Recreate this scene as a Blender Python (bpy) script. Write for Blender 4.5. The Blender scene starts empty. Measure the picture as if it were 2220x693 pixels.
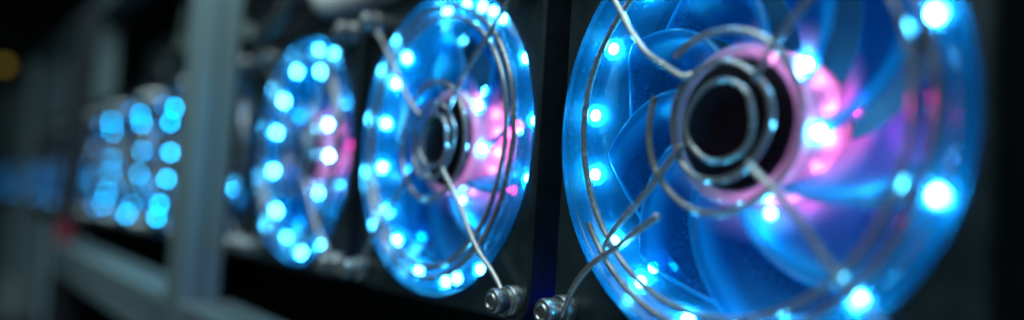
import bpy, math, random
from mathutils import Vector, Matrix
random.seed(7)
PI = math.pi
U = 0.06                      # metres per fan radius: everything below is laid out in fan radii
S = 2.2878                    # fan spacing in radii
ZC = 0.03
sc = bpy.context.scene
col = sc.collection

# ------------------------------------------------------------------ world / view
w = bpy.data.worlds.new("World"); sc.world = w; w.use_nodes = True
bg = w.node_tree.nodes['Background']
bg.inputs[0].default_value = (0.70, 0.95, 1.0, 1); bg.inputs[1].default_value = 0.014
sc.view_settings.view_transform = 'Standard'; sc.view_settings.look = 'None'
sc.view_settings.exposure = 0; sc.view_settings.gamma = 1
sc.render.engine = 'CYCLES'
cy = sc.cycles
cy.use_denoising = True
try: cy.denoiser = 'OPENIMAGEDENOISE'
except Exception: pass
cy.max_bounces = 14; cy.transparent_max_bounces = 24; cy.transmission_bounces = 8
cy.diffuse_bounces = 5; cy.glossy_bounces = 4
cy.sample_clamp_indirect = 6; cy.sample_clamp_direct = 0
cy.caustics_reflective = False; cy.caustics_refractive = False

# ------------------------------------------------------------------ materials
def new_mat(name):
    m = bpy.data.materials.new(name); m.use_nodes = True
    nt = m.node_tree; nt.nodes.clear()
    out = nt.nodes.new('ShaderNodeOutputMaterial')
    return m, nt, out
def N(nt, t, **kw):
    n = nt.nodes.new(t)
    for k, v in kw.items(): setattr(n, k, v)
    return n
def noise(nt, scale, detail=4, rough=.6, stretch=None):
    tc = N(nt, 'ShaderNodeTexCoord'); nz = N(nt, 'ShaderNodeTexNoise')
    nz.inputs['Scale'].default_value = scale; nz.inputs['Detail'].default_value = detail
    nz.inputs['Roughness'].default_value = rough
    if stretch:
        mp = N(nt, 'ShaderNodeMapping'); mp.inputs['Scale'].default_value = stretch
        nt.links.new(tc.outputs['Object'], mp.inputs[0]); nt.links.new(mp.outputs[0], nz.inputs['Vector'])
    else: nt.links.new(tc.outputs['Object'], nz.inputs['Vector'])
    return nz
def ramp(nt, src, a, b, ca, cb):
    r = N(nt, 'ShaderNodeValToRGB')
    r.color_ramp.elements[0].position = a; r.color_ramp.elements[1].position = b
    r.color_ramp.elements[0].color = (*ca, 1); r.color_ramp.elements[1].color = (*cb, 1)
    nt.links.new(src, r.inputs[0]); return r
def principled(name, base, rough=.5, metal=0., var=.25, scale=60., bump=.0, coat=0., stretch=None, spec=.5):
    m, nt, out = new_mat(name)
    p = N(nt, 'ShaderNodeBsdfPrincipled'); nt.links.new(p.outputs[0], out.inputs[0])
    nz = noise(nt, scale, 5, .65, stretch)
    r = ramp(nt, nz.outputs[0], .3, .7, [c*(1-var) for c in base], [min(1, c*(1+var)) for c in base])
    nt.links.new(r.outputs[0], p.inputs['Base Color'])
    rr = ramp(nt, nz.outputs[0], .3, .75, [max(.03, rough-.1)]*3, [min(1, rough+.1)]*3)
    nt.links.new(rr.outputs[0], p.inputs['Roughness'])
    p.inputs['Metallic'].default_value = metal; p.inputs['Specular IOR Level'].default_value = spec
    p.inputs['Coat Weight'].default_value = coat
    if bump:
        b = N(nt, 'ShaderNodeBump'); b.inputs['Strength'].default_value = bump; b.inputs['Distance'].default_value = .001
        nt.links.new(nz.outputs[0], b.inputs['Height']); nt.links.new(b.outputs[0], p.inputs['Normal'])
    return m
def plastic(name, colr, transp, tint, gloss=.12, rough=.2, trans=.6, scale=35., bump=.25, gcol=(.9, .95, 1), root=None):
    """clear/frosted moulded plastic: part clear, part light-scattering, with a soft gloss"""
    m, nt, out = new_mat(name); L = nt.links.new
    nz = noise(nt, scale, 4, .6)
    rc = ramp(nt, nz.outputs[0], .3, .75, [c*.8 for c in colr], colr)
    dz = noise(nt, 1400, 2, .5)
    dr = ramp(nt, dz.outputs[0], .64, .72, (0, 0, 0), (.30, .42, .5))
    ad = N(nt, 'ShaderNodeMixRGB', blend_type='ADD'); ad.inputs[0].default_value = .6
    L(rc.outputs[0], ad.inputs[1]); L(dr.outputs[0], ad.inputs[2]); rc = ad
    rootfac = None
    if root:                                # milky tint painted near the hub so pink glow pools there (radius about axis)
        tc = N(nt, 'ShaderNodeTexCoord'); sx = N(nt, 'ShaderNodeSeparateXYZ'); L(tc.outputs['Object'], sx.inputs[0])
        cx = N(nt, 'ShaderNodeCombineXYZ'); L(sx.outputs[0], cx.inputs[0]); L(sx.outputs[2], cx.inputs[1])
        ln = N(nt, 'ShaderNodeVectorMath', operation='LENGTH'); L(cx.outputs[0], ln.inputs[0])
        mr = N(nt, 'ShaderNodeMapRange', interpolation_type='SMOOTHSTEP'); L(ln.outputs['Value'], mr.inputs[0])
        mr.inputs[1].default_value = .39*U; mr.inputs[2].default_value = .53*U; mr.inputs[3].default_value = 1; mr.inputs[4].default_value = 0
        mx = N(nt, 'ShaderNodeMixRGB'); L(mr.outputs[0], mx.inputs[0]); L(rc.outputs[0], mx.inputs[1]); mx.inputs[2].default_value = (*root, 1)
        # brighter band painted along the leading edge, imitating streaks of cyan light
        ta = N(nt, 'ShaderNodeAttribute'); ta.attribute_name = 'glow_band'
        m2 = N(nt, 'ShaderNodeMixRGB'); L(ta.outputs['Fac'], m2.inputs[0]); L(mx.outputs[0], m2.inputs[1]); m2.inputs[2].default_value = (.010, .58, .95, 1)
        mxx = N(nt, 'ShaderNodeMath', operation='MAXIMUM'); L(mr.outputs[0], mxx.inputs[0])
        tm = N(nt, 'ShaderNodeMath', operation='MULTIPLY'); tm.inputs[1].default_value = .7; L(ta.outputs['Fac'], tm.inputs[0]); L(tm.outputs[0], mxx.inputs[1])
        rc = m2; rootfac = mxx
    d = N(nt, 'ShaderNodeBsdfDiffuse'); t = N(nt, 'ShaderNodeBsdfTranslucent')
    L(rc.outputs[0], d.inputs[0]); L(rc.outputs[0], t.inputs[0])
    a = N(nt, 'ShaderNodeMixShader'); a.inputs[0].default_value = trans
    L(d.outputs[0], a.inputs[1]); L(t.outputs[0], a.inputs[2])
    tr = N(nt, 'ShaderNodeBsdfTransparent'); tr.inputs[0].default_value = (*tint, 1)
    b = N(nt, 'ShaderNodeMixShader')
    rt = ramp(nt, nz.outputs[0], .25, .8, [min(1, transp+.07)]*3, [max(0, transp-.07)]*3)
    if rootfac:
        iv = N(nt, 'ShaderNodeMath', operation='MULTIPLY_ADD'); iv.inputs[1].default_value = -.85; iv.inputs[2].default_value = 1; L(rootfac.outputs[0], iv.inputs[0])
        ml = N(nt, 'ShaderNodeMath', operation='MULTIPLY'); L(iv.outputs[0], ml.inputs[0]); L(rt.outputs[0], ml.inputs[1]); rt = ml
    L(rt.outputs[0], b.inputs[0]); L(a.outputs[0], b.inputs[1]); L(tr.outputs[0], b.inputs[2])
    g = N(nt, 'ShaderNodeBsdfGlossy'); g.inputs['Roughness'].default_value = rough
    g.inputs['Color'].default_value = (*gcol, 1)
    lw = N(nt, 'ShaderNodeLayerWeight'); lw.inputs[0].default_value = .35
    mu = N(nt, 'ShaderNodeMath', operation='MULTIPLY_ADD'); mu.inputs[1].default_value = gloss*2.2; mu.inputs[2].default_value = gloss*.35
    L(lw.outputs['Fresnel'], mu.inputs[0])
    c = N(nt, 'ShaderNodeMixShader'); L(mu.outputs[0], c.inputs[0]); L(b.outputs[0], c.inputs[1]); L(g.outputs[0], c.inputs[2])
    if bump:
        bp = N(nt, 'ShaderNodeBump'); bp.inputs['Strength'].default_value = bump; bp.inputs['Distance'].default_value = .0006
        L(nz.outputs[0], bp.inputs['Height'])
        for s in (d, t, g): L(bp.outputs[0], s.inputs['Normal'])
    L(c.outputs[0], out.inputs[0]); return m
def emit(name, colr, k):
    m, nt, out = new_mat(name)
    e = N(nt, 'ShaderNodeEmission'); e.inputs[0].default_value = (*colr, 1); e.inputs[1].default_value = k
    nt.links.new(e.outputs[0], out.inputs[0]); return m

M = {
 'housing': plastic('clear_blue_housing', (.004, .22, .44), .55, (.86, .96, 1.0), .09, .16, .55),
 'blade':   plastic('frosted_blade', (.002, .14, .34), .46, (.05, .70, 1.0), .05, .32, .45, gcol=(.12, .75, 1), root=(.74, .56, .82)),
 'lip':     plastic('blade_edge_glow', (.008, .50, .85), .45, (.6, .85, 1.0), .08, .2, .3),  # edge colour brightened to stand in for edge-lit glow
 'hubring': plastic('milky_hub_ring', (.86, .80, .94), .06, (.9, .85, 1.0), .14, .2, .6),
 'collar':  plastic('frosted_collar', (.78, .60, .85), .0, (.8, .9, 1.0), .1, .25, .75),
 'lens':    plastic('led_halo_shell', (.10, .62, .95), .86, (.95, 1.0, 1.0), .03, .3, .6, 35, 0),  # translucent shell material that imitates LED bloom
 'cap':     principled('black_hub_cap', (.009, .0015, .006), .6, 0, .3, 40, spec=.12),
 'frame':   principled('dark_fan_frame', (.022, .037, .042), .42, 0, .3, 80, .15),
 'wire':    principled('chromed_wire', (.55, .53, .51), .25, .65, .15, 120, .05),
 'screw':   principled('zinc_screw', (.55, .56, .54), .34, .85, .25, 150, .1),
 'alu':     principled('anodised_aluminium', (.25, .335, .35), .48, .25, .12, 12, .1, stretch=(8, 8, .4)),
 'darkalu': principled('dark_painted_steel', (.018, .02, .024), .5, 0, .3, 30),
 'panel':   principled('grey_panel', (.36, .50, .54), .6, .0, .3, 5, .1, stretch=(4, 4, .6)),
 'case':    principled('black_case_steel', (.020, .022, .030), .45, 0, .3, 40),
 'fin':     principled('blue_black_heatsink', (.006, .011, .034), .75, .0, .3, 40),
 'cable':   principled('black_cable', (.02, .024, .024), .5, 0, .3, 40),
 'greycable': principled('dull_grey_cable', (.10, .115, .11), .5, 0, .3, 40),
 'pale':    principled('pale_grey_plastic', (.75, .77, .75), .45, 0, .15, 25),
 'red':     principled('dull_red_plastic', (.25, .012, .02), .45, 0, .2, 30),
 'floor':   principled('dark_concrete', (.05, .055, .055), .7, 0, .4, 6, .3),
 'led':     emit('cyan_led', (.08, .60, 1.0), 255), 'farled': emit('blurred_cyan_led', (.002, .44, 1.0), 40), 'dimled': emit('dim_cyan_led', (.003, .32, 1.0), 11), 'smallled': emit('small_cyan_led', (.03, .5, 1.0), 110),
 'pinkled': emit('pink_led', (1.0, .03, .30), 28), 'ringled': emit('rose_led', (1.0, .24, .62), 38), 'hotled': emit('bright_cyan_led', (.10, .52, 1.0), 210),
 'bluelamp': emit('deep_blue_lamp', (.0, .012, 1.0), 130),
 'lamp':    emit('warm_lamp', (1.0, .72, .10), .36),
}

# ------------------------------------------------------------------ mesh helpers (fan-radius units)
class MB:
    def __init__(s): s.v = []; s.f = []; s.m = []
    def add(s, vs, fs, mi=0):
        o = len(s.v); s.v += [tuple(v) for v in vs]
        s.f += [tuple(i+o for i in f) for f in fs]; s.m += [mi]*len(fs)
    def box(s, a, b, mi=0, bev=0.):
        x0, y0, z0 = a; x1, y1, z1 = b
        if not bev:
            vs = [(x, y, z) for x in (x0, x1) for y in (y0, y1) for z in (z0, z1)]
            s.add(vs, [(0,1,3,2),(4,6,7,5),(0,4,5,1),(2,3,7,6),(0,2,6,4),(1,5,7,3)], mi); return
        # long edges along z chamfered
        c = bev
        p = [(x0+c,y0),(x1-c,y0),(x1,y0+c),(x1,y1-c),(x1-c,y1),(x0+c,y1),(x0,y1-c),(x0,y0+c)]
        n = len(p); vs = [(x,y,z0) for x,y in p]+[(x,y,z1) for x,y in p]
        s.add(vs, [(i,(i+1)%n,(i+1)%n+n,i+n) for i in range(n)]+[tuple(range(n-1,-1,-1)), tuple(range(n,2*n))], mi)
    def lathe(s, prof, n=96, mi=0, closed=True):
        k = len(prof)
        vs = [(r*math.cos(2*PI*i/n), y, r*math.sin(2*PI*i/n)) for i in range(n) for r, y in prof]
        fs = []
        for i in range(n):
            j = (i+1) % n
            for q in range(k if closed else k-1):
                q2 = (q+1) % k
                fs.append((i*k+q, j*k+q, j*k+q2, i*k+q2))
        s.add(vs, fs, mi)
    def tube(s, pts, r, n=10, closed=False, mi=0, caps=True):
        pts = [Vector(p) for p in pts]; m = len(pts); rr = r if hasattr(r, '__len__') else [r]*m
        up = None; vs = []
        for i, p in enumerate(pts):
            if closed: t = pts[(i+1) % m]-pts[i-1]
            else: t = pts[min(i+1, m-1)]-pts[max(i-1, 0)]
            t.normalize()
            if up is None:
                up = Vector((0, 1, 0)) if abs(t.y) < .9 else Vector((1, 0, 0))
            a = (up-t*up.dot(t)).normalized(); b = t.cross(a); up = a
            for k in range(n):
                q = 2*PI*k/n; vs.append(p+(a*math.cos(q)+b*math.sin(q))*rr[i])
        fs = []
        for i in range(m if closed else m-1):
            j = (i+1) % m
            for k in range(n):
                k2 = (k+1) % n; fs.append((i*n+k, i*n+k2, j*n+k2, j*n+k))
        if caps and not closed: fs += [tuple(range(n-1, -1, -1)), tuple(range((m-1)*n, m*n))]
        s.add(vs, fs, mi)
    def ball(s, c, r, n=12, sq=(1, 1, 1), mi=0):
        vs = [(c[0], c[1], c[2]+r*sq[2])]; h = n//2
        for i in range(1, h):
            t = PI*i/h
            for k in range(n):
                q = 2*PI*k/n
                vs.append((c[0]+r*sq[0]*math.sin(t)*math.cos(q), c[1]+r*sq[1]*math.sin(t)*math.sin(q), c[2]+r*sq[2]*math.cos(t)))
        vs.append((c[0], c[1], c[2]-r*sq[2])); e = len(vs)-1; fs = []
        for k in range(n):
            k2 = (k+1) % n; fs.append((0, 1+k, 1+k2)); fs.append((e, e-n+k2, e-n+k))
            for i in range(h-2): fs.append((1+i*n+k, 1+(i+1)*n+k, 1+(i+1)*n+k2, 1+i*n+k2))
        s.add(vs, fs, mi)
    def mesh(s, name, mats, smooth=True, ang=35):
        me = bpy.data.meshes.new(name)
        me.from_pydata([(x*U, y*U, z*U) for x, y, z in s.v], [], s.f)
        for m in (mats if isinstance(mats, (list, tuple)) else [mats]): me.materials.append(m)
        me.polygons.foreach_set('material_index', s.m)
        if smooth:
            me.polygons.foreach_set('use_smooth', [True]*len(me.polygons))
            me.set_sharp_from_angle(angle=math.radians(ang))
        me.validate(); me.update(); return me
def link(name, me, parent=None, loc=(0, 0, 0), rot=None):
    o = bpy.data.objects.new(name, me); col.objects.link(o)
    if parent: o.parent = parent
    o.location = Vector(loc)*U
    if rot: o.rotation_euler = rot
    return o
def tag(o, label=None, cat=None, group=None, kind=None):
    for k, v in (('label', label), ('category', cat), ('group', group), ('kind', kind)):
        if v: o[k] = v
    return o
def empty(name, loc): 
    o = bpy.data.objects.new(name, None); col.objects.link(o); o.location = Vector(loc)*U
    o.empty_display_size = .01; return o
def copy_tree(o, parent=None):
    c = o.copy(); col.objects.link(c)
    if parent: c.parent = parent
    for ch in list(o.children): copy_tree(ch, c)
    return c

# ------------------------------------------------------------------ fan meshes
def frame_mesh():
    b = MB(); n = 160; H = 1.04; rc = .14
    def sq(a, h, rc):
        c, s_ = math.cos(a), math.sin(a)
        t = h/max(abs(c), abs(s_)); x, z = c*t, s_*t
        k = h-rc
        if abs(x) > k and abs(z) > k:       # rounded corner: march along the ray to the arc
            cx, cz = math.copysign(k, x), math.copysign(k, z)
            bb = -(c*cx+s_*cz); cc = cx*cx+cz*cz-rc*rc
            t = -bb+math.sqrt(max(0, bb*bb-cc)); x, z = c*t, s_*t
        return x, z
    prof = [('o', H-.015, .03), ('o', H, .045), ('o', H, .43), ('i', .996, .43), ('i', .996, .045), ('i', 1.002, .03)]
    vs = []
    for i in range(n):
        a = 2*PI*i/n
        for k, h, y in prof:
            x, z = sq(a, h, rc) if k == 'o' else (h*math.cos(a), h*math.sin(a))
            vs.append((x, y, z))
    K = len(prof); fs = []
    for i in range(n):
        j = (i+1) % n
        for q in range(K): q2 = (q+1) % K; fs.append((i*K+q, i*K+q2, j*K+q2, j*K+q))
    b.add(vs, fs); return b.mesh('frame', M['frame'])
def housing_mesh(n=128):
    b = MB()
    b.lathe([(.992, .40), (.992, -.005), (.984, -.02), (.945, -.02), (.935, -.005), (.900, .0), (.865, .02), (.850, .05),
             (.842, .12), (.838, .40), (.875, .40), (.880, .14), (.90, .085), (.93, .07), (.965, .09), (.965, .40)], n)
    return b.mesh('housing', M['housing'], ang=50)
def blade_mesh(cut=1):
    b = MB(); glow_band = []; nr, nc = (22, 16) if cut == 1 else (8, 4); th = .012
    def P(u, v):                      # u root->tip, v leading->trailing
        r = .345+u*.475
        lead = .62*u**1.15            # swept the way the hub turns
        chord = .69-.06*u
        a = lead+chord*v-.25
        pitch = .30*(1-.35*u)
        y = .07+.03*u+pitch*v+.05*math.sin(PI*v)*(1-u*.4)
        if v < .12: y += .02*(.12-v)/.12
        return (r*math.cos(a), y, r*math.sin(a))
    for side in (0, 1):
        vs = [(x, y+(th if side else -th), z) for i in range(nr+1) for j in range(nc+1) for x, y, z in [P(i/nr, j/nc)]]
        fs = [(i*(nc+1)+j, i*(nc+1)+j+1, (i+1)*(nc+1)+j+1, (i+1)*(nc+1)+j) for i in range(nr) for j in range(nc)]
        b.add(vs, fs, 0)
        glow_band += [max(0., 1-abs(j/nc-.13)/.20)**1.3*(.55+.45*math.sin(PI*min(1, .15+i/nr))) for i in range(nr+1) for j in range(nc+1)]
    k = 8 if cut == 1 else 5
    b.tube([P(i/nr, 0) for i in range(nr+1)], [.018-.007*i/nr for i in range(nr+1)], k, mi=1)
    b.tube([P(i/nr, 1) for i in range(nr+1)], .009, k, mi=1)
    b.tube([P(1, j/nc) for j in range(nc+1)], .013, k, mi=1)
    me = b.mesh('blade', [M['blade'], M['lip']], ang=60)
    at = me.attributes.new('glow_band', 'FLOAT', 'POINT')
    for i, d in enumerate(at.data): d.value = glow_band[i] if i < len(glow_band) else 0
    return me
def hub_cap_mesh():
    b = MB(); b.lathe([(.0005, .035), (.262, .035), (.278, .042), (.286, .06), (.286, .34), (.0005, .34)], 72)
    return b.mesh('hub', M['cap'])
def hub_ring_mesh():
    b = MB(); b.lathe([(.290, .36), (.290, .055), (.300, .045), (.335, .05), (.350, .065), (.355, .09), (.355, .36)], 96)
    return b.mesh('hub_ring', M['hubring'])
def support_mesh():
    b = MB()
    for a in (.5, 2.1, 3.7, 5.25):
        c, s_ = math.cos(a), math.sin(a); n_ = (-s_*.035, c*.035)
        vs = []
        for r in (.25, .86):
            for sg in (-1, 1):
                for y in (.41, .45): vs.append((r*c+sg*n_[0], y, r*s_+sg*n_[1]))
        b.add(vs, [(0,1,3,2),(4,6,7,5),(0,4,5,1),(2,3,7,6),(0,2,6,4),(1,5,7,3)])
    b.lathe([(.0005, .40), (.34, .40), (.34, .45), (.0005, .45)], 48)
    return b.mesh('rear_support', M['frame'])
WR = .0152
def ring_pts(r, y, a0=0, a1=2*PI, n=120, wob=.004, seed=0):
    rnd = random.Random(seed); p1, p2 = rnd.random()*6, rnd.random()*6
    full = abs(a1-a0-2*PI) < 1e-6
    m = n if full else n+1
    out = []
    for i in range(m):
        a = a0+(a1-a0)*i/n
        rr = r+wob*math.sin(3*a+p1)+wob*.6*math.sin(5*a+p2)
        out.append((rr*math.cos(a), y+wob*math.sin(2*a+p2), rr*math.sin(a)))
    return out
def guard_mesh(first):
    b = MB()
    if first: b.tube(ring_pts(.885, -.035, math.radians(212), math.radians(212+255), seed=1), WR)
    else: b.tube(ring_pts(.885, -.035, seed=1), WR, closed=True)
    b.tube(ring_pts(.815, -.035, seed=2), WR, closed=True)
    if first:                         # the near guard's middle ring is cut open at the upper left
        b.tube(ring_pts(.387, -.03, math.radians(160), math.radians(490), 100, seed=3), WR)
    else: b.tube(ring_pts(.387, -.03, seed=3), WR, closed=True)
    b.tube(ring_pts(.252, -.03, seed=4), WR*.85, closed=True)
    b.tube(ring_pts(.172, -.02, seed=5), WR*.8, closed=True)
    return b.mesh('wire_guard', M['wire'])
SX, SZ = .93, .885
def smooth(P, m=6):
    P = [Vector(p) for p in P]; out = []
    for i in range(len(P)-1):
        p0, p1, p2, p3 = P[max(i-1, 0)], P[i], P[i+1], P[min(i+2, len(P)-1)]
        for k in range(m):
            t = k/m; out.append(.5*((2*p1)+(-p0+p2)*t+(2*p0-5*p1+4*p2-p3)*t*t+(-p0+3*p1-3*p2+p3)*t**3))
    return out+[P[-1]]
def spoke_mesh():
    """one spoke in the +x,+z quarter; others are rotated copies"""
    b = MB(); c = math.sqrt(.5)
    pts = []
    for r, y in ((1.30, -.055), (1.25, -.055), (1.20, -.05), (1.10, -.05), (.98, -.062), (.9, -.064), (.8, -.064), (.6, -.06), (.42, -.058), (.3, -.05), (.25, -.04), (.235, -.02)):
        w = .008*math.sin(r*9)
        pts.append((r*c+w, y, r*c-w))
    # smooth with a Catmull-Rom pass
    P = [Vector(p) for p in pts]; out = []
    for i in range(len(P)-1):
        p0, p1, p2, p3 = P[max(i-1, 0)], P[i], P[i+1], P[min(i+2, len(P)-1)]
        for k in range(5):
            t = k/5
            out.append(.5*((2*p1)+(-p0+p2)*t+(2*p0-5*p1+4*p2-p3)*t*t+(-p0+3*p1-3*p2+p3)*t**3))
    out.append(P[-1]); b.tube(out, WR)
    # eyelet round the screw
    e = [(SX+.065*math.cos(a), -.055, SX-.01+.065*math.sin(a)) for a in [2*PI*i/24 for i in range(24)]]
    b.tube(e, WR, 8, closed=True)
    return b.mesh('spoke', M['wire'])
def screw_mesh():
    b = MB()
    b.lathe([(.0005, .03), (.085, .03), (.085, -.02), (.078, -.03), (.050, -.03), (.050, -.045), (.066, -.05), (.070, -.06), (.070, -.12), (.062, -.135), (.0005, -.138)], 32, closed=False)
    # cross recess rim
    b.lathe([(.030, -.138), (.038, -.145), (.046, -.138)], 28, closed=False)
    return b.mesh('screw', M['screw'])
def halo_mesh():
    b = MB(); b.ball((0, 0, 0), .060, 16, (1, .8, 1)); return b.mesh('led_halo', M['lens'])  # shell added round an LED to give it a soft halo
def led_mesh(mat, r=.030):
    b = MB(); b.ball((0, 0, 0), r, 12, (1, .75, 1)); return b.mesh('led', mat)
ME = dict(frame=frame_mesh(), housing=housing_mesh(), blade=blade_mesh(), hub=hub_cap_mesh(), ring=hub_ring_mesh(), support=support_mesh(),
          g0=guard_mesh(True), g=guard_mesh(False), spoke=spoke_mesh(), screw=screw_mesh(), led=led_mesh(M['led']), sled=led_mesh(M['hotled'], .022), lens=halo_mesh(), mled=led_mesh(M['smallled'], .022), fled=led_mesh(M['farled']), dled=led_mesh(M['dimled']), rled=led_mesh(M['ringled'], .024), pled=led_mesh(M['pinkled'], .030),
          farblade=blade_mesh(2), farhousing=housing_mesh(40))

LED_A = {0: [151, 174, 194, 218, 235, 256, 23, 341, 310, 289, 272, 128, 105, 80, 50], 1: [135, 149, 169, 190, 212, 229, 253, 98, 83, 71, 55, 31, 6, 345, 300, 275],
         2: [122, 146, 167, 191, 218, 243, 268, 90, 66, 27, 338, 297]}
LED_E = [100, 124, 148, 172, 196, 220, 244]
LED_FAR = [[-62, -44, -19, 5, 30, 48], [-78, -52, -14, 9, 42, 55], [-60, -39, -12, 4, 40, 58], [-68, -41, -14, 12, 38, 64]]
HOT = [(.315, .225), (.385, -.05)]                      # cyan lamps beside the hub
PINK = [(.41, .12), (.42, .06), (.26, -.29), (.19, -.345)]       # pink ones between them
def root_y(x, z, gap):
    """depth just behind the blade that covers (x, z) near the hub"""
    r = math.hypot(x, z); u = (r-.345)/.475; a = math.atan2(z, x)
    d = (a-.10-.62*max(0, u)**1.15+.25) % (2*PI/9)
    v = min(1, d/(.69-.06*u))
    return .07+.03*u+.30*(1-.35*u)*v+.05*math.sin(PI*v)*(1-u*.4)+gap
def make_fan(n, far=False):
    root = empty('lit_fan', (-n*S, .006, ZC))
    link('frame', ME['frame'], root)
    h = link('housing', ME['farhousing' if far else 'housing'], root)
    for i, a in enumerate(LED_A.get(n, LED_E if n == 3 else [-72, -46, -22, -4] if far else [] if n == 4 else LED_FAR[n % 4])):
        r = .888 if n == 0 else .915 if n < 4 else .86; a = math.radians(a)
        link('led', ME['led' if n < 3 else 'fled' if n < 7 else 'dled'], h, (r*math.cos(a), .115 if n < 3 else -.03, r*math.sin(a)))
        if n < 3: link('led_halo', ME['lens'], h, (r*math.cos(a), .115, r*math.sin(a)))
    if n == 4:
        for x, z in ((.36, .66), (.20, .48), (.34, .07), (.28, -.28), (.02, -.62), (-.08, -.80)): link('led', ME['fled'], h, (x, -.06, z))
    if 4 <= n < 7:
        for a in ((118, 150, 172, 205, 228), (110, 140, 185, 215, 250), (125, 158, 195, 222, 246))[n-4]:
            a = math.radians(a); link('led', ME['dled'], h, (.86*math.cos(a), -.03, .86*math.sin(a)))
    if n < 3:                          # small lamps added unseen behind the blade roots to brighten the blades
        for i in range(9):
            a = 2*PI*(i+.5)/9
            if math.cos(a) < .25: link('led', ME['mled'], h, (.40*math.cos(a), .445, .40*math.sin(a)))
    if n < 7:                          # added, unseen ring of lamps deep in the housing lights the blades from behind
        for i in range(10 if n < 3 else 6):
            a = 2*PI*(i+.3)/(10 if n < 3 else 6)
            if n < 3 and math.cos(a) > .3 or n == 0 and abs(math.sin(a)) < .7: continue
            link('led', ME['led' if n < 3 else 'fled'], h, (.915*math.cos(a), .33, .915*math.sin(a)))
    hub = link('hub', ME['hub'], root, (0, .05, 0))
    if not far:
        link('hub_ring', ME['ring'], hub); sup = link('rear_support', ME['support'], root)
        if n < 3:
            for a in (-1.2, -.4, .4, 1.2, PI): link('led', ME['led'], sup, (.27*math.cos(a), .49, .27*math.sin(a)))  # added unseen lamps give the heatsink behind a navy glow
    for k in range(9):
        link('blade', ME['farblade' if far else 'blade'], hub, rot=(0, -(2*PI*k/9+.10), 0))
    for x, z in (HOT if n < 3 else []): link('hub_led', ME['sled'], hub, (x, .075, z))
    for x, z in (HOT if n < 3 else []): link('led_halo', ME['lens'], hub, (x, .075, z))
    link('hub_led', ME['mled'], hub, (.16, .10, -.375))
    for x, z in (PINK if n < 3 else PINK[:1] if n == 4 else []): link('hub_led', ME['pled'], hub, (x, root_y(x, z, .06), z))
    if n < 3:
        for a in (-78, -55, -32, -10, 12, 34, 58, 82):
            link('hub_led', ME['rled'], hub, (.322*math.cos(math.radians(a)), .24, .322*math.sin(math.radians(a))))
    g = link('wire_guard', ME['g0' if n == 0 else 'g'], root, (0, .018, 0))
    for k in range(4):
        if n == 0 and k in (2, 3): continue
        link('spoke', ME['spoke'], g, rot=(0, k*PI/2, 0))
    if n == 0:                         # the two left spokes of the near guard are bent
        for P in ([(-.61, -.05, -.60), (-.587, -.065, -.55), (-.526, -.065, -.47), (-.362, -.06, -.316), (-.199, -.05, -.131), (-.185, -.03, -.10)],
                  [(-.93, -.05, .92), (-.82, -.055, .85), (-.712, -.06, .734), (-.588, -.06, .573), (-.519, -.06, .472), (-.408, -.06, .346), (-.291, -.06, .268), (-.18, -.06, .204), (-.14, -.04, .21)]):
            b = MB(); b.tube(smooth(P), WR); link('spoke', b.mesh('spoke', M['wire']), g)
    for sx in (-1, 1):
        for sz in (-1, 1): link('screw', ME['screw'], root, (sx*SX, 0, sz*(SX-.01)))
    if n == 0:                         # a loose wire end twisted over the lower left spoke
        b = MB(); P = [(-.87, -.07, -.93), (-.827, -.085, -.874), (-.767, -.09, -.776), (-.692, -.09, -.691), (-.616, -.09, -.633), (-.485, -.085, -.554), (-.361, -.08, -.473), (-.269, -.08, -.417)]
        out = smooth(P); P = [Vector(p) for p in P]
        b.tube(out, WR*1.05)
        b.ball(P[-1], WR*1.2, 10)
        link('loose_wire', b.mesh('loose_wire', M['wire']), g)
    return root
FG = 'blue lit fans in a row along the rack'
FL = ['largest, nearest blue lit fan, its black hub filling the right of the photo',
      'second nearest blue lit fan, left of the largest, its lower right screw sharp',
      'blurred blue lit fan just right of the pale grey upright',
      'blue lit fan mostly hidden behind the pale grey upright, only its right rim glowing',
      'blurred blue lit fan just left of the pale grey upright, largest of the dotted cluster',
      'small blurred blue lit fan, second left from the pale grey upright',
      'small dim blurred blue lit fan right beside the dark upright with a red plug']
NF = 16
far_proto = None
for n in range(NF):
    if n < 7: f = make_fan(n)
    elif far_proto is None: f = far_proto = make_fan(n, True)
    else:
        f = copy_tree(far_proto); f.location = Vector((-n*S, .006, ZC))*U
    if n == 8:
        hh = [c for c in f.children if c.name.startswith('housing')][0]
        for x, z in ((.1, -.1), (.3, -.28), (.2, .05)): link('led', ME['fled'], hh, (x, -.06, z))
    tag(f, FL[n] if n < 7 else 'tiny blue lit fan lost in the blue streak at the far left', 'fan', FG)

# ------------------------------------------------------------------ cases behind the fans
def case_parts():
    b = MB(); H = 1.04; t = .04; y0, y1 = .46, 3.2
    b.box((-H, y0, -H), (-H+t, y1, H)); b.box((H-t, y0, -H), (H, y1, H))
    b.box((-H+t, y0, H-t), (H-t, y1, H)); b.box((-H+t, y0, -H), (H-t, y1, -H+t)); b.box((-H+t, y1-t, -H+t), (H-t, y1, H-t))
    f = MB()
    f.box((-.98, .80, -.98), (.98, .86, .98))
    return b.mesh('equipment_case', M['case'], False), f.mesh('heatsink', M['fin'], False)
cb, cf = case_parts()
CL = ['dark equipment case behind the largest fan at right', 'dark equipment case behind the second nearest fan', 'dark equipment case behind the fan right of the pale upright',
      'dark equipment case behind the fan that the pale upright hides', 'dark equipment case behind the fan just left of the pale upright', 'dark equipment case behind the second fan left of the pale upright', 'dark equipment case behind the fan beside the dark upright']
for n in range(NF):
    o = link('equipment_case', cb, None, (-n*S, 0, ZC)); link('heatsink', cf, o)
    tag(o, CL[n] if n < 7 else 'dark equipment case behind a tiny fan at the far left end', 'computer case', 'equipment cases behind the fans')

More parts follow.
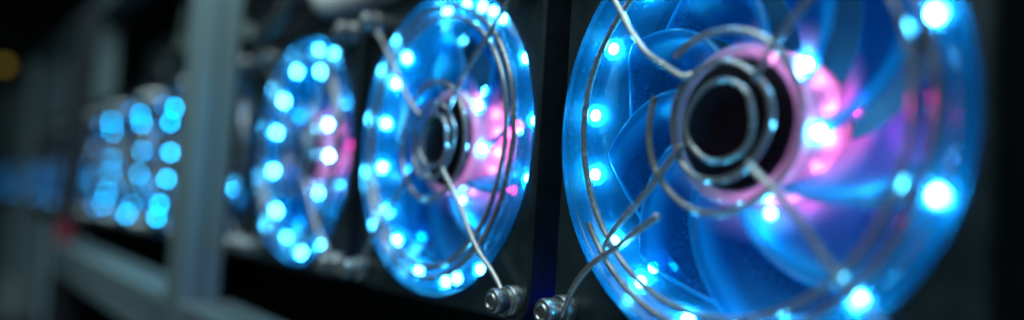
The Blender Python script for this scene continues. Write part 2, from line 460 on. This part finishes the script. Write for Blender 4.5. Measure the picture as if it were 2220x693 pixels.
# ------------------------------------------------------------------ rack: uprights, rails, panels
def extrusion(axis, a, b, mat, name, label, cat, group=None):
    """slotted square aluminium section between corners a and b, long axis given"""
    mb = MB(); ax = 'xyz'.index(axis); o1, o2 = [i for i in range(3) if i != ax]
    w1, w2 = b[o1]-a[o1], b[o2]-a[o2]; s1, s2, d = .16*w1, .16*w2, .12*min(w1, w2); c = .05*min(w1, w2)
    m1, m2 = w1/2, w2/2
    prof = [(c,0),(m1-s1/2,0),(m1-s1/2,d),(m1+s1/2,d),(m1+s1/2,0),(w1-c,0),(w1,c),(w1,m2-s2/2),(w1-d,m2-s2/2),(w1-d,m2+s2/2),(w1,m2+s2/2),(w1,w2-c),
            (w1-c,w2),(m1+s1/2,w2),(m1+s1/2,w2-d),(m1-s1/2,w2-d),(m1-s1/2,w2),(c,w2),(0,w2-c),(0,m2+s2/2),(d,m2+s2/2),(d,m2-s2/2),(0,m2-s2/2),(0,c)]
    n = len(prof); vs = []
    for e in (a[ax], b[ax]):
        for p, q in prof:
            v = [0, 0, 0]; v[ax] = e; v[o1] = a[o1]+p; v[o2] = a[o2]+q; vs.append(v)
    fs = [(i, (i+1) % n, (i+1) % n+n, i+n) for i in range(n)]+[tuple(range(n-1, -1, -1)), tuple(range(n, 2*n))]
    mb.add(vs, fs)
    base = Vector(((a[0]+b[0])/2, (a[1]+b[1])/2, a[2]))
    mb.v = [tuple(Vector(v)-base) for v in mb.v]
    o = link(name, mb.mesh(name, mat, False), None, base); tag(o, label, cat, group); return o
FLOOR = -7.0
UG = 'rack uprights'
extrusion('z', (-6.62, -.50, FLOOR), (-6.12, -.09, 3.4), M['alu'], 'rack_upright', 'pale grey aluminium upright in front of the half hidden fan', 'rack post', UG)
extrusion('z', (-15.85, -.40, FLOOR), (-15.25, -.08, 3.1), M['darkalu'], 'rack_upright', 'blurred dark upright left of the dotted fan cluster', 'rack post', UG)
extrusion('z', (-16.3, -.02, 1.30), (-15.8, .42, 3.1), M['alu'], 'rack_upright', 'blurred grey short upright above the small dim fans, left of the dark gap', 'rack post', UG)
for X in (-24.6, -33.7):
    extrusion('z', (X-.3, -.40, FLOOR), (X+.3, -.08, 3.1), M['alu'], 'rack_upright', 'far blurred dim upright at the left end of the rack', 'rack post', UG)
RG = 'rack rails'
extrusion('x', (-15.25, -.48, -2.06), (-6.62, 0.05, -1.50), M['alu'], 'rack_rail', 'grey aluminium rail below the dotted fan cluster', 'rack rail', RG)
extrusion('x', (-6.12, -.48, -2.06), (6.0, 0.05, -1.50), M['alu'], 'rack_rail', 'grey aluminium rail below the near fans, right of the pale upright', 'rack rail', RG)
extrusion('x', (-36, -.06, 3.1), (-6.62, .42, 3.5), M['panel'], 'rack_rail', 'dim top rail of the rack sloping at upper left', 'rack rail', RG)
extrusion('x', (-15.25, .10, 1.12), (6.0, .60, 1.30), M['darkalu'], 'rack_rail', 'dark rail above the fans', 'rack rail', RG)
def partition(x0, x1, y, z0, z1, label):
    mb = MB(); base = Vector(((x0+x1)/2, y, z0)); x = x0
    mb.box((x0, y, z0), (x1, y+.05, z1))
    while x < x1:
        mb.box((x, y-.07, z0+.002), (x+.12, y+.002, z1-.002)); x += 1.9
    mb.v = [tuple(Vector(v)-base) for v in mb.v]
    o = link('partition', mb.mesh('partition', M['panel'], False), None, base); tag(o, label, 'partition'); return o
partition(-36, -16.4, .1, 1.3, 3.08, 'dim grey ribbed partition above the far fans at upper left')
partition(-36, -16, .1, FLOOR, -1.3, 'dim grey ribbed partition below the far fans at lower left')

# ------------------------------------------------------------------ small blurred things
def cable(name, pts, r, mat, label, cat='cable', group=None):
    P = [Vector(p) for p in pts]; out = []
    for i in range(len(P)-1):
        p0, p1, p2, p3 = P[max(i-1, 0)], P[i], P[i+1], P[min(i+2, len(P)-1)]
        for q in range(8):
            t = q/8; out.append(.5*((2*p1)+(-p0+p2)*t+(2*p0-5*p1+4*p2-p3)*t*t+(-p0+3*p1-3*p2+p3)*t**3))
    out.append(P[-1]); base = P[0]
    b = MB(); b.tube([p-base for p in out], r, 12)
    o = link(name, b.mesh(name, mat), None, base); tag(o, label, cat, group); return o
cable('pale_hose', [(-4.9, .2, 1.9), (-4.5, .1, 1.40), (-4.0, .06, 1.24), (-3.3, .05, 1.21), (-2.7, .06, 1.23), (-2.3, .1, 1.4), (-2.0, .2, 1.9)], .12, M['pale'], 'pale grey hose sagging at the top edge above the second and third fans', 'hose')
cable('hanging_cable', [(-5.9, -.1, 1.3), (-5.5, -.15, 1.12), (-5.0, -.15, 1.2), (-4.6, -.1, 1.45)], .07, M['greycable'], 'dull grey cable looped above the fan right of the pale upright')
for i, (x, zz) in enumerate(((-8.6, 2.6), (-9.4, 2.2), (-10.3, 2.7), (-11.4, 2.3))):
    cable('hanging_cable', [(x, .7, 3.4), (x+.3, .55, zz-.3), (x-.5, .5, zz-.6), (x-.2, .6, zz-1.0)], .09, M['greycable'], 'dim grey cable in the dark opening above the dotted fans', group='cables in the dark opening')
def upper_box(x0, x1, z0, z1, label):
    b = MB(); w = x1-x0; h = z1-z0
    b.box((0, 0, 0), (w, 2.2, h), bev=.06)
    for i in range(6): b.box((.12+i*(w-.24)/6, -.012, .1), (.12+i*(w-.24)/6+.06, 0.002, h-.1))
    o = link('dark_device', b.mesh('dark_device', M['case'], False), None, (x0, .75, z0)); tag(o, label, 'computer case', 'devices on the upper shelf')
upper_box(-14.6, -11.4, 1.32, 2.4, 'dim black device on the shelf above the small fans')
upper_box(-11.0, -7.4, 1.32, 2.9, 'dim black device on the shelf beside the pale upright, left of it')
upper_box(-6.0, -2.0, 1.32, 2.9, 'dim black device on the shelf right of the pale upright')
for X, lab in ((-S/2, 'tiny deep blue indicator lamp in the gap between the two nearest fans'), (-1.5*S, 'tiny deep blue indicator lamp in the gap right of the third fan')):
    b = MB(); b.lathe([(.0005, 0), (.04, 0), (.04, .2), (.0005, .2)], 20); o = link('indicator_lamp', b.mesh('indicator_lamp', M['darkalu']), None, (X, .70, -1.05))
    b = MB(); b.ball((0, 0, 0), .045, 12); link('lens', b.mesh('lens', M['bluelamp']), o, (0, -.01, 0)); tag(o, lab, 'lamp')
# red plug on the dark upright
b = MB(); b.box((-.125, -.14, -.2), (.12, .14, .2), bev=.05); b.tube([(0, 0, -.2), (0, -.03, -.5), (-.03, 0, -.9)], .05, 10)
tag(link('red_plug', b.mesh('red_plug', M['red']), None, (-15.12, -.34, -1.30)), 'blurred dull red plug on the dark upright below the small fans', 'plug')
# pale box low at left
b = MB(); b.box((-.42, -.3, 0), (.42, .3, .7), bev=.05); b.box((-.43, -.31, .31), (.43, .31, .38))
tag(link('pale_box', b.mesh('pale_box', M['greycable']), None, (-15.9, -1.0, -2.95)), 'blurred grey box low at the lower left corner', 'box')
b = MB(); b.box((-.5, -.38, 0), (.5, .38, -2.95-FLOOR), bev=.04)
for i in range(4): b.box((-.44, -.40, .15+i*.98), (.44, -.37, 1.02+i*.98)); b.box((-.12, -.43, .6+i*.98), (.12, -.399, .66+i*.98))
tag(link('floor_cabinet', b.mesh('floor_cabinet', M['darkalu'], False), None, (-15.9, -1.0, FLOOR)), 'dark drawer cabinet under the grey box at the lower left', 'cabinet')
# warm lamp far off
b = MB(); b.ball((0, 0, 0), .16, 14); b2 = MB(); b2.tube([(0, 0, .1), (0, 0, .55)], .10, 12)
lamp = link('hanging_lamp', b2.mesh('hanging_lamp', M['darkalu']), None, (-31.3, -.6, 3.75)); link('bulb', b.mesh('bulb', M['lamp']), lamp)
tag(lamp, 'small warm yellow lamp glowing at the far upper left edge', 'lamp')
# ground and back wall
b = MB(); b.box((-90, -60, -.1), (60, 60, 0)); tag(link('floor', b.mesh('floor', M['floor'], False), None, (0, 0, FLOOR)), kind='structure')
b = MB(); b.box((-90, 0, 0), (60, .3, 26)); tag(link('back_wall', b.mesh('back_wall', M['darkalu'], False), None, (0, 14, FLOOR)), 'near black back wall behind the rack', 'wall', kind='structure')
b = MB(); b.box((-.3, -60, 0), (0, 60, 26)); tag(link('end_wall', b.mesh('end_wall', M['darkalu'], False), None, (-62, 0, FLOOR)), 'near black end wall at the far left', 'wall', kind='structure')

# ------------------------------------------------------------------ light: two cool area lights added overhead, out of view
def area(loc, target, size, power, colr, spread=180):
    l = bpy.data.lights.new('fill_light', 'AREA'); l.shape = 'RECTANGLE'; l.size = size[0]*U; l.size_y = size[1]*U
    l.energy = power; l.color = colr; l.spread = math.radians(spread)
    o = bpy.data.objects.new('fill_light', l); col.objects.link(o)
    o.location = Vector(loc)*U
    o.rotation_euler = (Vector(target)-Vector(loc)).to_track_quat('-Z', 'Y').to_euler()
    return o
area((-4.0, -3.4, 7.0), (-11.5, 0, -.4), (3, 3), 0.43, (.62, .92, 1.0), 64)     # added narrow-cone light for the posts, kept off the near fan
area((-1.0, -5.0, 9.0), (-2, 0, 0), (10, 10), 3.5, (.68, .93, 1.0))           # added broad light that brightens the wire guards and near frames

# ------------------------------------------------------------------ camera
C = Vector((2.0618, -2.6406, -.405)); F = Vector((-.795, .603, .067)).normalized()
R = Vector((.607, .792, .062)); R = (R-F*R.dot(F)).normalized(); Up = R.cross(F)
cd = bpy.data.cameras.new('camera'); co = bpy.data.objects.new('camera', cd); col.objects.link(co)
co.matrix_world = Matrix(((R.x, Up.x, -F.x, C.x*U), (R.y, Up.y, -F.y, C.y*U), (R.z, Up.z, -F.z, C.z*U), (0, 0, 0, 1)))
cd.sensor_width = 36; cd.sensor_fit = 'HORIZONTAL'; cd.lens = 36*1680.7/2220
cd.clip_start = .003; cd.clip_end = 50
cd.dof.use_dof = True; cd.dof.focus_distance = 4.0*U; cd.dof.aperture_fstop = cd.lens/1000/(.18*U)
cd.dof.aperture_blades = 0
sc.camera = co
